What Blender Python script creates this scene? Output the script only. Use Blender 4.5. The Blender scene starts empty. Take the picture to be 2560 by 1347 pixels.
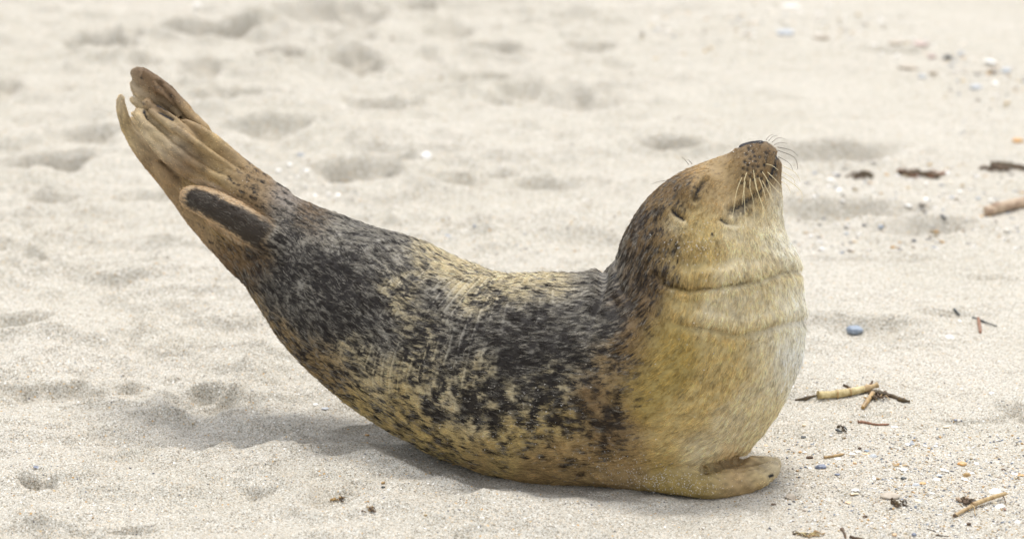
import bpy, math, random
import numpy as np
from mathutils import Vector
from mathutils.bvhtree import BVHTree

# ------------------------------------------------------------------ camera, sky, sun, exposure
scene = bpy.context.scene
col = scene.collection
ANG = math.radians(15.0); DIST = 5.0; FRAME_W = 1.536; TGT = np.array((0.0, 0.0, 0.315))
FWD = np.array((0.0, math.cos(ANG), -math.sin(ANG))); UP = np.array((0.0, math.sin(ANG), math.cos(ANG))); RIGHT = np.array((1.0, 0, 0))
CAM = TGT - DIST * FWD
cd = bpy.data.cameras.new('camera'); cam = bpy.data.objects.new('camera', cd); col.objects.link(cam)
cam.location = CAM; cam.rotation_euler = (math.pi / 2 - ANG, 0, 0)
cd.sensor_width = 36; cd.lens = 36 * DIST / FRAME_W; cd.clip_start = 0.1; cd.clip_end = 3000
cd.dof.use_dof = True; cd.dof.focus_distance = 5.12; cd.dof.aperture_fstop = 3.9
scene.camera = cam
world = bpy.data.worlds.new('World'); scene.world = world; world.use_nodes = True
SUN_EL = math.radians(73); SUN_AZ = math.radians(16)      # high veiled sun behind the seal, a touch to the head side
wn = world.node_tree.nodes; wl = world.node_tree.links; wn.clear()
sky = wn.new('ShaderNodeTexSky'); sky.sky_type = 'NISHITA'; sky.sun_disc = False
sky.sun_elevation = SUN_EL; sky.sun_rotation = SUN_AZ; sky.dust_density = 1.5; sky.air_density = 1.0
hs = wn.new('ShaderNodeHueSaturation'); hs.inputs['Saturation'].default_value = 0.25
bg = wn.new('ShaderNodeBackground'); bg.inputs[1].default_value = 0.15
wo = wn.new('ShaderNodeOutputWorld')
wl.new(sky.outputs[0], hs.inputs['Color']); wl.new(hs.outputs[0], bg.inputs[0]); wl.new(bg.outputs[0], wo.inputs[0])
sd = bpy.data.lights.new('sun', 'SUN'); sun = bpy.data.objects.new('sun', sd); col.objects.link(sun)
sd.energy = 0.95; sd.angle = math.radians(15); sd.color = (1.0, 0.975, 0.93)
sdir = Vector((math.sin(SUN_AZ) * math.cos(SUN_EL), math.cos(SUN_AZ) * math.cos(SUN_EL), math.sin(SUN_EL)))
sun.rotation_euler = sdir.to_track_quat('Z', 'Y').to_euler()
vs = scene.view_settings; vs.view_transform = 'Standard'; vs.look = 'None'; vs.gamma = 1.0; vs.use_curve_mapping = False
vs.exposure = 1.22
scene.cycles.max_bounces = 8; scene.cycles.diffuse_bounces = 4; scene.cycles.transmission_bounces = 6; scene.cycles.transparent_max_bounces = 8
scene.cycles_curves.shape = 'RIBBONS'; scene.cycles_curves.subdivisions = 2

# ------------------------------------------------------------------ helpers
rng = np.random.default_rng(7); random.seed(7)
PXM = FRAME_W / 2560.0
def ray(u, v):
    u = np.asarray(u, float); v = np.asarray(v, float)
    a = (u - 1280) / 2560 * FRAME_W / DIST; b = -(v - 673.5) / 2560 * FRAME_W / DIST
    return FWD + a[..., None] * RIGHT + b[..., None] * UP
def at(u, v, y):                       # the point at depth y that stands at (u, v) of the layout sketch
    d = ray(u, v); t = (np.asarray(y, float) - CAM[1]) / d[..., 1]
    return CAM + t[..., None] * d
def on_ground(u, v):
    d = ray(u, v); t = -CAM[2] / d[..., 2]
    return CAM + t[..., None] * d
def layout(p):                         # world -> layout sketch coordinates
    q = p - CAM; w = q @ FWD
    return 1280 + (q @ RIGHT) / w * DIST / FRAME_W * 2560, 673.5 - (q @ UP) / w * DIST / FRAME_W * 2560
def sstep(a, b, x):
    t = np.clip((x - a) / (b - a), 0, 1); return t * t * (3 - 2 * t)
def _hash(ix, iy, iz, seed):
    h = (ix.astype(np.int64) * 374761393 + iy.astype(np.int64) * 668265263 + iz.astype(np.int64) * 2147483647 + seed * 974634777) & 0xFFFFFFFF
    h = ((h ^ (h >> 13)) * 1274126177) & 0xFFFFFFFF
    h = ((h ^ (h >> 15)) * 2246822519) & 0xFFFFFFFF
    return ((h ^ (h >> 16)) & 0xFFFFFF) / float(0xFFFFFF) * 2 - 1
def noise(x, y, z, seed=0):
    x, y, z = np.broadcast_arrays(x, y, z)
    x0 = np.floor(x); y0 = np.floor(y); z0 = np.floor(z)
    fx = x - x0; fy = y - y0; fz = z - z0
    fx = fx * fx * (3 - 2 * fx); fy = fy * fy * (3 - 2 * fy); fz = fz * fz * (3 - 2 * fz)
    r = 0
    for i in (0, 1):
        wx = fx if i else 1 - fx
        for j in (0, 1):
            wy = fy if j else 1 - fy
            for k in (0, 1):
                wz = fz if k else 1 - fz
                r = r + wx * wy * wz * _hash(x0 + i, y0 + j, z0 + k, seed)
    return r
def fbm(x, y, z, seed=0, octaves=3):
    r = 0; a = 1.0
    for o in range(octaves):
        r = r + a * noise(x, y, z, seed + o * 17); x = x * 2.03; y = y * 2.03; z = z * 2.03; a *= 0.5
    return r
def tag(o, label=None, cat=None, group=None, kind=None):
    if label: o['label'] = label
    if cat: o['category'] = cat
    if group: o['group'] = group
    if kind: o['kind'] = kind
    return o
def link(name, data, mat=None, parent=None):
    o = bpy.data.objects.new(name, data); col.objects.link(o)
    if mat is not None: data.materials.append(mat)
    if parent is not None: o.parent = parent
    return o
def fast_mesh(name, V, Q, smooth=True):
    """V (n,3), Q (m,k) faces of k corners each"""
    me = bpy.data.meshes.new(name); Q = np.asarray(Q); m, k = Q.shape
    me.vertices.add(len(V)); me.vertices.foreach_set('co', np.asarray(V, np.float32).ravel())
    me.loops.add(m * k); me.loops.foreach_set('vertex_index', Q.astype(np.int32).ravel())
    me.polygons.add(m); me.polygons.foreach_set('loop_start', np.arange(0, m * k, k, dtype=np.int32))
    me.update(calc_edges=True); me.validate()
    if smooth: me.polygons.foreach_set('use_smooth', np.ones(len(me.polygons), bool))
    return me
def polydist(u, v, pts):
    """distance to a polyline and the running parameter 0..1"""
    best = np.full(u.shape, 1e9); par = np.zeros(u.shape); n = len(pts) - 1
    for i in range(n):
        ax, ay = pts[i][:2]; bx, by = pts[i + 1][:2]; dx, dy = bx - ax, by - ay
        t = np.clip(((u - ax) * dx + (v - ay) * dy) / (dx * dx + dy * dy), 0, 1)
        d = np.hypot(u - ax - t * dx, v - ay - t * dy); m = d < best
        best = np.where(m, d, best); par = np.where(m, (i + t) / n, par)
    return best, par
def catmull(P, n):
    P = np.asarray(P, float); m = len(P) - 1
    t = np.linspace(0, m, n); i = np.minimum(t.astype(int), m - 1); f = (t - i)[:, None]
    p0 = P[np.maximum(i - 1, 0)]; p1 = P[i]; p2 = P[i + 1]; p3 = P[np.minimum(i + 2, m)]
    return 0.5 * (2 * p1 + (p2 - p0) * f + (2 * p0 - 5 * p1 + 4 * p2 - p3) * f ** 2 + (3 * p1 - p0 - 3 * p2 + p3) * f ** 3)

# ------------------------------------------------------------------ materials
def new_mat(name):
    m = bpy.data.materials.new(name); m.use_nodes = True
    return m, m.node_tree.nodes, m.node_tree.links, m.node_tree.nodes['Principled BSDF']
def math_node(N, L, op, a, b=None, clamp=False):
    n = N.new('ShaderNodeMath'); n.operation = op; n.use_clamp = clamp
    for k, x in enumerate((a, b)):
        if x is None: continue
        if hasattr(x, 'links'): L.new(x, n.inputs[k])
        else: n.inputs[k].default_value = x
    return n.outputs[0]
def mix_col(N, L, fac, a, b, mode='MIX'):
    n = N.new('ShaderNodeMix'); n.data_type = 'RGBA'; n.blend_type = mode
    for k, x in ((0, fac), (6, a), (7, b)):
        if hasattr(x, 'links'): L.new(x, n.inputs[k])
        else: n.inputs[k].default_value = x if k == 0 else (*x, 1)
    return n.outputs[2]
def ramp(N, L, src, stops, mode='LINEAR'):
    n = N.new('ShaderNodeValToRGB'); n.color_ramp.interpolation = mode; L.new(src, n.inputs[0])
    e = n.color_ramp.elements
    while len(e) < len(stops): e.new(0.5)
    for k, (p, c) in enumerate(stops): e[k].position = p; e[k].color = (*c, 1)
    return n.outputs[0]
def tex_noise(N, L, vec, scale, detail=3, rough=0.55):
    n = N.new('ShaderNodeTexNoise'); n.inputs['Scale'].default_value = scale; n.inputs['Detail'].default_value = detail
    n.inputs['Roughness'].default_value = rough; L.new(vec, n.inputs['Vector']); return n.outputs['Fac']
def sand_material():
    m, N, L, B = new_mat('sand')
    tc = N.new('ShaderNodeTexCoord').outputs['Object']
    v1 = N.new('ShaderNodeTexVoronoi'); v1.inputs['Scale'].default_value = 600; L.new(tc, v1.inputs['Vector'])
    sep = N.new('ShaderNodeSeparateColor'); L.new(v1.outputs['Color'], sep.inputs[0])
    g2 = tex_noise(N, L, tc, 240, 2, .7); gg = math_node(N, L, 'ADD', math_node(N, L, 'MULTIPLY', sep.outputs[0], 0.62), math_node(N, L, 'MULTIPLY', g2, 0.38))
    grain = ramp(N, L, gg, [(0.12, (0.12, 0.10, 0.08)), (0.25, (0.26, 0.23, 0.185)), (0.38, (0.385, 0.352, 0.30)), (0.55, (0.475, 0.446, 0.40)),
                                        (0.68, (0.58, 0.55, 0.505)), (0.76, (0.50, 0.39, 0.27)), (0.82, (0.78, 0.76, 0.73))], 'LINEAR')
    big = tex_noise(N, L, tc, 3.0, 4)
    tone = ramp(N, L, big, [(0.3, (0.93, 0.93, 0.88)), (0.7, (1.0, 1.0, 0.965))])
    c = mix_col(N, L, 1.0, grain, tone, 'MULTIPLY')
    v2 = N.new('ShaderNodeTexVoronoi'); v2.inputs['Scale'].default_value = 130; L.new(tc, v2.inputs['Vector'])
    sp2 = N.new('ShaderNodeSeparateColor'); L.new(v2.outputs['Color'], sp2.inputs[0])
    near = math_node(N, L, 'LESS_THAN', v2.outputs['Distance'], 0.22)
    pick = math_node(N, L, 'GREATER_THAN', sp2.outputs[1], 0.80)
    fac = math_node(N, L, 'MULTIPLY', near, pick)
    speck = ramp(N, L, sp2.outputs[0], [(0.0, (0.10, 0.10, 0.11)), (0.16, (0.45, 0.27, 0.10)), (0.36, (0.50, 0.36, 0.20)), (0.6, (0.78, 0.75, 0.70)), (0.85, (0.30, 0.27, 0.23))], 'CONSTANT')
    c = mix_col(N, L, fac, c, speck)
    L.new(c, B.inputs['Base Color']); B.inputs['Roughness'].default_value = 0.9
    B.inputs['Specular IOR Level'].default_value = 0.25
    n1 = tex_noise(N, L, tc, 380, 2); n2 = tex_noise(N, L, tc, 90, 3)
    h = math_node(N, L, 'ADD', math_node(N, L, 'MULTIPLY', n1, 0.5), n2)
    b = N.new('ShaderNodeBump'); b.inputs['Strength'].default_value = 0.8; b.inputs['Distance'].default_value = 0.003
    L.new(h, b.inputs['Height']); L.new(b.outputs[0], B.inputs['Normal'])
    return m
def stone_material(name, c1, c2, scale=120, rough=0.6, bump=0.3):
    m, N, L, B = new_mat(name)
    tc = N.new('ShaderNodeTexCoord').outputs['Object']
    f = tex_noise(N, L, tc, scale, 4, 0.65)
    c = mix_col(N, L, ramp(N, L, f, [(0.35, (0, 0, 0)), (0.65, (1, 1, 1))]), c1, c2)
    L.new(c, B.inputs['Base Color']); B.inputs['Roughness'].default_value = rough
    b = N.new('ShaderNodeBump'); b.inputs['Strength'].default_value = bump; b.inputs['Distance'].default_value = 0.001
    L.new(f, b.inputs['Height']); L.new(b.outputs[0], B.inputs['Normal'])
    return m
def attr_material(name, attr, rough, trans=0.0, spec=0.3):
    m, N, L, B = new_mat(name)
    a = N.new('ShaderNodeAttribute'); a.attribute_name = attr
    L.new(a.outputs['Color'], B.inputs['Base Color']); B.inputs['Roughness'].default_value = rough
    B.inputs['Specular IOR Level'].default_value = spec
    if trans:
        t = N.new('ShaderNodeBsdfTranslucent'); L.new(a.outputs['Color'], t.inputs['Color'])
        mx = N.new('ShaderNodeMixShader'); mx.inputs[0].default_value = trans
        L.new(B.outputs[0], mx.inputs[1]); L.new(t.outputs[0], mx.inputs[2]); L.new(mx.outputs[0], N['Material Output'].inputs[0])
    return m
SAND = sand_material()
SKIN = attr_material('seal_skin', 'coat', 0.7)
FUR = attr_material('seal_fur', 'coat', 0.4, 0.5, 0.42)

# ------------------------------------------------------------------ the sand
DENTS = [  # u, v, half width, half height in the layout sketch, depth factor, skew
 (255, 116, 80, 22, 1.0), (330, 92, 22, 14, 1.2), (545, 82, 150, 13, 1.0), (640, 80, 60, 10, .6), (830, 52, 110, 26, .8), (880, 106, 60, 14, .7), (895, 160, 55, 20, 1.1), (700, 156, 60, 12, 1.1),
 (515, 182, 55, 24, .9), (1010, 20, 60, 18, .9), (1120, 74, 50, 22, .5), (1250, 122, 60, 10, 1.0), (1225, 198, 75, 14, .7), (1065, 138, 18, 8, .7), (950, 263, 95, 13, .7),
 (1400, 244, 150, 24, .6), (1480, 112, 50, 10, .8), (140, 398, 115, 20, .9), (560, 250, 70, 22, .6), (150, 490, 90, 13, 1.0), (110, 632, 45, 14, .9), (400, 602, 70, 8, .6),
 (680, 335, 80, 22, .6), (905, 418, 110, 28, .8), (980, 425, 40, 18, .8), (1240, 425, 60, 9, 1.0), (1130, 448, 80, 12, .6), (1370, 442, 70, 14, .5), (1720, 368, 110, 11, 1.3), (2060, 378, 170, 20, .7),
 (2120, 520, 170, 22, .7), (2330, 560, 120, 18, .6), (20, 226, 35, 22, 1.1), (200, 330, 90, 16, .5), (60, 815, 90, 22, .7), (150, 972, 190, 15, .9), (545, 1008, 95, 18, .75), (430, 1040, 90, 14, .6),
 (92, 1217, 46, 10, 1.6), (170, 1238, 36, 8, .7), (640, 1184, 26, 13, 1.3), (685, 1172, 26, 8, .8), (648, 1231, 22, 6, 1.1), (752, 1133, 14, 7, 1.2), (380, 1092, 22, 9, 1.0), (650, 1110, 60, 12, .9), (740, 1095, 70, 12, .9),
 (560, 1105, 60, 9, .6), (240, 1325, 150, 13, 1.0), (60, 1338, 60, 9, .7), (860, 1256, 110, 22, .55), (930, 1268, 40, 8, .8), (2150, 832, 130, 26, .45), (2170, 1040, 60, 8, .6), (2540, 1030, 30, 26, 1.2), (2420, 1060, 90, 7, .5),
 (2400, 790, 90, 10, .6), (1150, 555, 50, 9, .5), (330, 480, 120, 12, .5), (1950, 1238, 28, 8, 1.0), (1640, 130, 60, 8, .3), (380, 160, 40, 10, .5), (1340, 60, 80, 10, .4), (1550, 170, 40, 8, .3),
 (2210, 130, 80, 8, .4), (300, 700, 90, 9, .5), (420, 780, 80, 8, .5), (2250, 640, 90, 9, .5), (2480, 690, 70, 8, .5), (2100, 640, 60, 8, .5)]
def ground_height(X, Y):
    H = 0.014 * fbm(X * 1.6, Y * 1.3, 0.3, 3, 3)
    lump = sstep(0.9, 0.0, np.abs(X + 0.7) - 0.7) * 0.8 + 0.2                      # more trodden towards the tail side
    H = H + 0.0165 * lump * fbm(X * 5, Y * 6.5, 1.7, 11, 3)
    H = H + 0.0062 * lump * fbm(X * 16 + 3 * noise(X * 4, Y * 4, 0.0, 5), Y * 24, 4.1, 23, 2)
    H = H + 0.0017 * fbm(X * 60, Y * 60, 9.1, 31, 2)
    rg = 1 - np.abs(fbm(X * 2.6 + .4 * noise(X * 7, Y * 7, 1.0, 71), Y * 4.6, 6.3, 73, 3)) / 1.1; H = H + 0.020 * lump * (np.clip(rg, 0, 1) ** 5 - .3)
    rip = np.sin((Y * 62 + 5 * fbm(X * 3, Y * 3, 0.0, 41, 2) + X * 4))
    H = H + 0.0012 * rip * sstep(-0.1, 0.5, fbm(X * 2.2, Y * 2.0, 2.0, 47, 2))
    wx = X + 0.020 * noise(X * 18, Y * 18, 0.5, 53) + 0.008 * noise(X * 50, Y * 50, 0.5, 54); wy = Y + 0.026 * noise(X * 18, Y * 18, 3.5, 59) + 0.010 * noise(X * 50, Y * 50, 3.5, 60)
    for (u, v, a, b, k) in DENTS:
        c = on_ground(u, v); e = on_ground(u + a, v); f = on_ground(u, v - b); g = on_ground(u, v + b)
        rx = abs(e[0] - c[0]); ry = 0.5 * (f[1] - g[1])
        box = (np.abs(X - c[0]) < 2.6 * rx) & (np.abs(Y - c[1]) < 2.6 * ry)
        if not box.any(): continue
        am = min(rx, ry); jx, jy = (0.42 * am * noise(X[box] * .55 / am, Y[box] * .55 / am, v * .37, 91) + .2 * am * noise(X[box] * 1.7 / am, Y[box] * 1.7 / am, v * .37, 92)), (0.42 * am * noise(X[box] * .55 / am, Y[box] * .55 / am, u * .37, 93) + .2 * am * noise(X[box] * 1.7 / am, Y[box] * 1.7 / am, u * .37, 94))
        dy_ = (wy[box] + jy - c[1]) / ry; dy_ = np.where(dy_ > 0, dy_ * 1.25, dy_ * .85)      # steeper on the far side, as a foot slides in
        q = ((wx[box] + jx - c[0]) / rx) ** 2 + dy_ ** 2
        depth = k * min(0.42 * min(rx, ry), 0.036) * (1.5 if v < 480 else 1.3)
        H[box] += -depth * np.exp(-q ** 2.0 * 0.9) * 1.45 + 0.34 * depth * np.exp(-((np.sqrt(q) - 1.45) / 0.38) ** 2)
    rim = (X - 0.10) ** 2 / 0.38 ** 2 + (Y + 0.02 - np.interp(X, (-.30, -.05, .05), (.26, .03, 0))) ** 2 / 0.17 ** 2               # the seal's weight presses and pushes the sand
    H = H * (1 - 0.75 * np.exp(-rim ** 2 * 0.7)) - 0.004 * np.exp(-rim ** 2)
    H = H + 0.003 * np.exp(-((np.sqrt(rim) - 0.66) / 0.10) ** 2) * np.clip(.55 + .9 * noise(X * 22, Y * 22, 5.0, 67) + .5 * noise(X * 60, Y * 60, 5.0, 68), 0, 1.6)
    return H
def spaced(lo, hi, step, grow, far_lo, far_hi):
    a = list(np.arange(lo, hi + 1e-9, step)); s = step
    while a[-1] < far_hi: s *= grow; a.append(a[-1] + s)
    b = []; s = step; x = lo
    while x > far_lo: s *= grow; x -= s; b.append(x)
    return np.array(b[::-1] + a)
GRID = {}
def build_ground():
    xs = spaced(-1.15, 1.15, 0.0044, 1.06, -900, 900)
    y1 = [-1.15]; s = 0.0042
    while y1[-1] < 4.6:
        s = 0.0044 if y1[-1] < 0.6 else min(0.012, s * 1.007); y1.append(y1[-1] + s)
    ya = []; s2 = 0.0042; y = -1.15
    while y > -900: s2 *= 1.08; y -= s2; ya.append(y)
    yb = []; y = y1[-1]; s2 = s
    while y < 1500: s2 *= 1.06; y += s2; yb.append(y)
    ys = np.array(ya[::-1] + y1 + yb)
    X, Y = np.meshgrid(xs, ys); ny, nx = X.shape
    Z = ground_height(X, Y)
    GRID.update(xs=xs, ys=ys, Z=Z)
    V = np.stack([X, Y, Z], -1).reshape(-1, 3)
    i = (np.arange(ny - 1)[:, None] * nx + np.arange(nx - 1)[None]).ravel()
    Q = np.stack([i, i + 1, i + nx + 1, i + nx], 1)
    return link('sand', fast_mesh('sand', V, Q), SAND)
ground = tag(build_ground(), 'pale beach sand with footprints and soft hollows', kind='structure')
def gz(x, y):
    x = np.asarray(x, float); y = np.asarray(y, float); xs, ys, Z = GRID['xs'], GRID['ys'], GRID['Z']
    i = np.clip(np.searchsorted(xs, x) - 1, 0, len(xs) - 2); j = np.clip(np.searchsorted(ys, y) - 1, 0, len(ys) - 2)
    a = (x - xs[i]) / (xs[i + 1] - xs[i]); b = (y - ys[j]) / (ys[j + 1] - ys[j])
    return Z[j, i] * (1 - a) * (1 - b) + Z[j, i + 1] * a * (1 - b) + Z[j + 1, i] * (1 - a) * b + Z[j + 1, i + 1] * a * b

# ------------------------------------------------------------------ the seal: one continuous body
# spine stations: u, v, radius (layout sketch units), depth offset (m), depth / height ratio of the section
SPINE = [(1896, 400, 46, -.012, .9), (1890, 409, 61, -.010, .9), (1864, 450, 80, -.006, .92), (1832, 496, 111, -.002, .96), (1790, 560, 156, 0, 1.0), (1770, 612, 190, 0, 1.0),
         (1764, 672, 222, 0, 1.0), (1760, 752, 250, 0, 1.02), (1726, 855, 278, 0, 1.05), (1640, 932, 284, 0, 1.08), (1500, 947, 268, 0, 1.08), (1360, 946, 264, .012, 1.06), (1230, 930, 247, .050, 1.03),
         (1105, 884, 236, .105, 1.0), (985, 816, 226, .165, .98), (872, 752, 196, .22, .95), (770, 672, 156, .27, .9), (690, 602, 122, .305, .85), (612, 538, 92, .335, .8), (545, 482, 62, .365, .8), (505, 444, 34, .38, .8)]
# limbs: u, v, radius, depth
LIMBS = {
 'outer': [(302, 246, 10, -.010), (306, 285, 15, -.010), (326, 332, 18, -.006), (362, 384, 22, 0), (416, 440, 28, .004), (462, 498, 32, .008), (530, 570, 40, .010), (640, 650, 68, .010)],
 'sole': [(346, 292, 20, -.046), (366, 316, 28, -.048), (420, 364, 37, -.048), (500, 416, 42, -.044), (590, 470, 46, -.034), (690, 532, 58, -.016), (760, 590, 78, 0)],
 'toe_a': [(384, 284, 11, -.042), (430, 315, 16, -.044), (515, 372, 23, -.040), (610, 440, 28, -.026), (700, 510, 40, -.01)],
 'toe_b': [(372, 262, 11, -.026), (412, 280, 15, -.030), (480, 324, 19, -.028), (560, 386, 23, -.02), (660, 466, 30, -.01)],
 'toe_c': [(332, 250, 8, -.006), (352, 264, 11, -.006), (400, 305, 16, -.004), (480, 370, 24, .0), (580, 455, 36, .0)],
 'fill': [(330, 300, 9, .010), (352, 340, 16, .010), (400, 396, 24, .010), (470, 450, 34, .008), (550, 510, 44, .008)],
 'upper': [(343, 184, 18, .016), (362, 196, 23, .014), (402, 228, 28, .012), (446, 278, 28, .012), (498, 338, 28, .012), (570, 408, 30, .012), (690, 515, 52, .01)],
 'upper_tip': [(332, 210, 9, .006), (345, 230, 12, .002), (390, 262, 17, .0), (450, 315, 22, .002), (530, 395, 30, .004)],
 'upper_toe': [(366, 186, 12, .000), (400, 216, 16, -.004), (440, 262, 18, -.002), (500, 330, 22, .004)],
 'tail': [(480, 494, 31, -.092), (520, 508, 38, -.100), (590, 545, 41, -.104), (660, 590, 42, -.098), (720, 625, 48, -.074), (800, 670, 58, -.03)],
 'arm': [(1440, 1120, 60, -.085), (1540, 1158, 50, -.105), (1630, 1182, 44, -.122), (1710, 1202, 38, -.134), (1780, 1214, 33, -.135), (1848, 1208, 31, -.112), (1900, 1190, 28, -.082), (1930, 1172, 23, -.055)],
 'web': [(1740, 1186, 34, -.095), (1800, 1185, 25, -.075), (1860, 1170, 23, -.045), (1908, 1160, 22, -.028), (1938, 1160, 18, -.028)],
 'far_arm': [(1500, 1110, 60, .10), (1600, 1125, 46, .14), (1680, 1130, 34, .16), (1740, 1135, 24, .165)],
 'pad': [(1868, 402, 36, -.020), (1868, 428, 46, -.030), (1866, 460, 48, -.036), (1850, 488, 40, -.038)],
 'far_pad': [(1886, 398, 36, .014), (1892, 424, 44, .024), (1896, 456, 48, .030), (1882, 486, 40, .034)],
 'jaw': [(1928, 412, 20, .0), (1926, 450, 27, -.002), (1918, 500, 38, -.002), (1902, 560, 54, 0)],
 'brow': [(1756, 452, 24, -.046), (1730, 482, 30, -.056)],
 'far_brow': [(1756, 452, 24, .046), (1730, 482, 30, .056)],
}
SMOOTH = {'outer': .010, 'sole': .004, 'toe_a': .002, 'toe_b': .002, 'toe_c': .003, 'upper': .003, 'upper_tip': .003, 'upper_toe': .002, 'fill': .006, 'tail': .006, 'arm': .022, 'web': .012, 'far_arm': .02, 'pad': .010, 'far_pad': .010, 'jaw': .012, 'brow': .025, 'far_brow': .025}
def chain(P, n):
    C = catmull(P, n); p = at(C[:, 0], C[:, 1], C[:, 3]); k = C[:, 4] if C.shape[1] > 4 else np.ones(n)
    return np.column_stack([p, C[:, 2] * PXM * ((p - CAM) @ FWD) / DIST, k])
SP = chain(SPINE, 110)
AXU = [300, 505, 545, 612, 690, 770, 872]; AXY = [.44, .375, .355, .335, .305, .27, .22]        # the hind end lies farther back than the chest
def axis_y(x): return np.interp(x, SP[60:, 0][::-1], SP[60:, 1][::-1])
HIND = ('outer', 'sole', 'toe_a', 'toe_b', 'toe_c', 'fill', 'upper', 'upper_tip', 'upper_toe', 'tail')
LB = {k: chain([(p[0], p[1], p[2], p[3] + (float(np.interp(p[0], AXU, AXY)) if k in HIND else 0)) for p in v], 6 * len(v)) for k, v in LIMBS.items()}
def smin(a, b, k):
    h = np.clip(0.5 + 0.5 * (b - a) / k, 0, 1); return b * (1 - h) + a * h - k * h * (1 - h)
LO = np.array((-0.70, -0.24, -0.035)); HI = np.array((0.50, 0.52, 0.76)); HH = 0.0027
def eval_chain(F, C, h, lo, mg):
    """min of the field of a tapered chain into grid F; only a box round each piece is visited"""
    n = np.array(F.shape)
    for i in range(len(C) - 1):
        a, b = C[i], C[i + 1]; r = max(a[3] * max(1, a[4]), b[3] * max(1, b[4])) + mg
        i0 = np.clip(np.floor((np.minimum(a[:3], b[:3]) - r - lo) / h).astype(int), 0, n - 1); i1 = np.clip(np.ceil((np.maximum(a[:3], b[:3]) + r - lo) / h).astype(int) + 1, 1, n)
        x = (lo[0] + h * np.arange(i0[0], i1[0]))[:, None, None]; y = (lo[1] + h * np.arange(i0[1], i1[1]))[None, :, None]; z = (lo[2] + h * np.arange(i0[2], i1[2]))[None, None, :]
        d = b - a; L2 = d[0] ** 2 + d[2] ** 2 + 1e-12
        t = np.clip(((x - a[0]) * d[0] + (z - a[2]) * d[2]) / L2, 0, 1)
        f = np.sqrt((x - a[0] - t * d[0]) ** 2 + (z - a[2] - t * d[2]) ** 2 + ((y - a[1] - t * d[1]) / (a[4] + t * d[4])) ** 2) - (a[3] + t * d[3])
        s = F[i0[0]:i1[0], i0[1]:i1[1], i0[2]:i1[2]]; np.minimum(s, f, out=s)
def upsample(A, ax):
    A = np.moveaxis(A, ax, 0); o = np.empty((2 * A.shape[0] - 1,) + A.shape[1:], A.dtype); o[::2] = A; o[1::2] = 0.5 * (A[1:] + A[:-1])
    return np.moveaxis(o, 0, ax)
def surface_nets(F, lo, h):
    S = F < 0; n = np.array(F.shape)
    cs = [S[i:n[0] - 1 + i, j:n[1] - 1 + j, k:n[2] - 1 + k] for i in (0, 1) for j in (0, 1) for k in (0, 1)]
    any_ = np.zeros(cs[0].shape, bool); all_ = np.ones(cs[0].shape, bool)
    for c in cs: any_ |= c; all_ &= c
    act = any_ & ~all_; I = np.argwhere(act); idx = np.full(act.shape, -1, np.int32); idx[act] = np.arange(len(I))
    cor = [(i, j, k) for i in (0, 1) for j in (0, 1) for k in (0, 1)]
    vals = {c: F[I[:, 0] + c[0], I[:, 1] + c[1], I[:, 2] + c[2]] for c in cor}
    acc = np.zeros((len(I), 3)); cnt = np.zeros(len(I))
    for c in cor:
        for ax in range(3):
            if c[ax]: continue
            e = list(c); e[ax] = 1; e = tuple(e); fa, fb = vals[c], vals[e]; m = (fa < 0) != (fb < 0)
            t = np.where(m, fa / np.where(m, fa - fb, 1), 0); p = np.array(c, float)[None].repeat(len(I), 0); p[:, ax] = t
            acc += p * m[:, None]; cnt += m
    V = lo + h * (I + acc / cnt[:, None])
    faces = []
    for ax in range(3):
        b, c = (ax + 1) % 3, (ax + 2) % 3
        sl0 = [slice(None)] * 3; sl1 = [slice(None)] * 3; sl0[ax] = slice(0, -1); sl1[ax] = slice(1, None)
        s0, s1 = S[tuple(sl0)], S[tuple(sl1)]; E = np.argwhere(s0 != s1)
        E = E[(E[:, b] > 0) & (E[:, c] > 0) & (E[:, b] < n[b] - 1) & (E[:, c] < n[c] - 1)]
        flip = s0[E[:, 0], E[:, 1], E[:, 2]]
        def g(db, dc):
            q = E.copy(); q[:, b] += db; q[:, c] += dc; return idx[q[:, 0], q[:, 1], q[:, 2]]
        q = np.stack([g(-1, -1), g(0, -1), g(0, 0), g(-1, 0)], 1); q[~flip] = q[~flip][:, ::-1]; faces.append(q)
    return V, np.concatenate(faces)
def edges_of(Q):
    E = np.concatenate([Q[:, [0, 1]], Q[:, [1, 2]], Q[:, [2, 3]], Q[:, [3, 0]]]); return E
def smooth_mesh(V, Q, it, w=0.5):
    E = edges_of(Q); n = len(V); deg = np.bincount(E[:, 0], minlength=n).astype(float)
    for _ in range(it):
        A = np.stack([np.bincount(E[:, 0], V[E[:, 1], k], n) for k in range(3)], 1) / deg[:, None]; V = V + w * (A - V)
    return V
def normals_of(V, Q):
    fn = np.cross(V[Q[:, 2]] - V[Q[:, 0]], V[Q[:, 3]] - V[Q[:, 1]])
    N = np.stack([sum(np.bincount(Q[:, c], fn[:, k], len(V)) for c in range(4)) for k in range(3)], 1)
    return N / (np.linalg.norm(N, axis=1, keepdims=True) + 1e-12)
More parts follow.
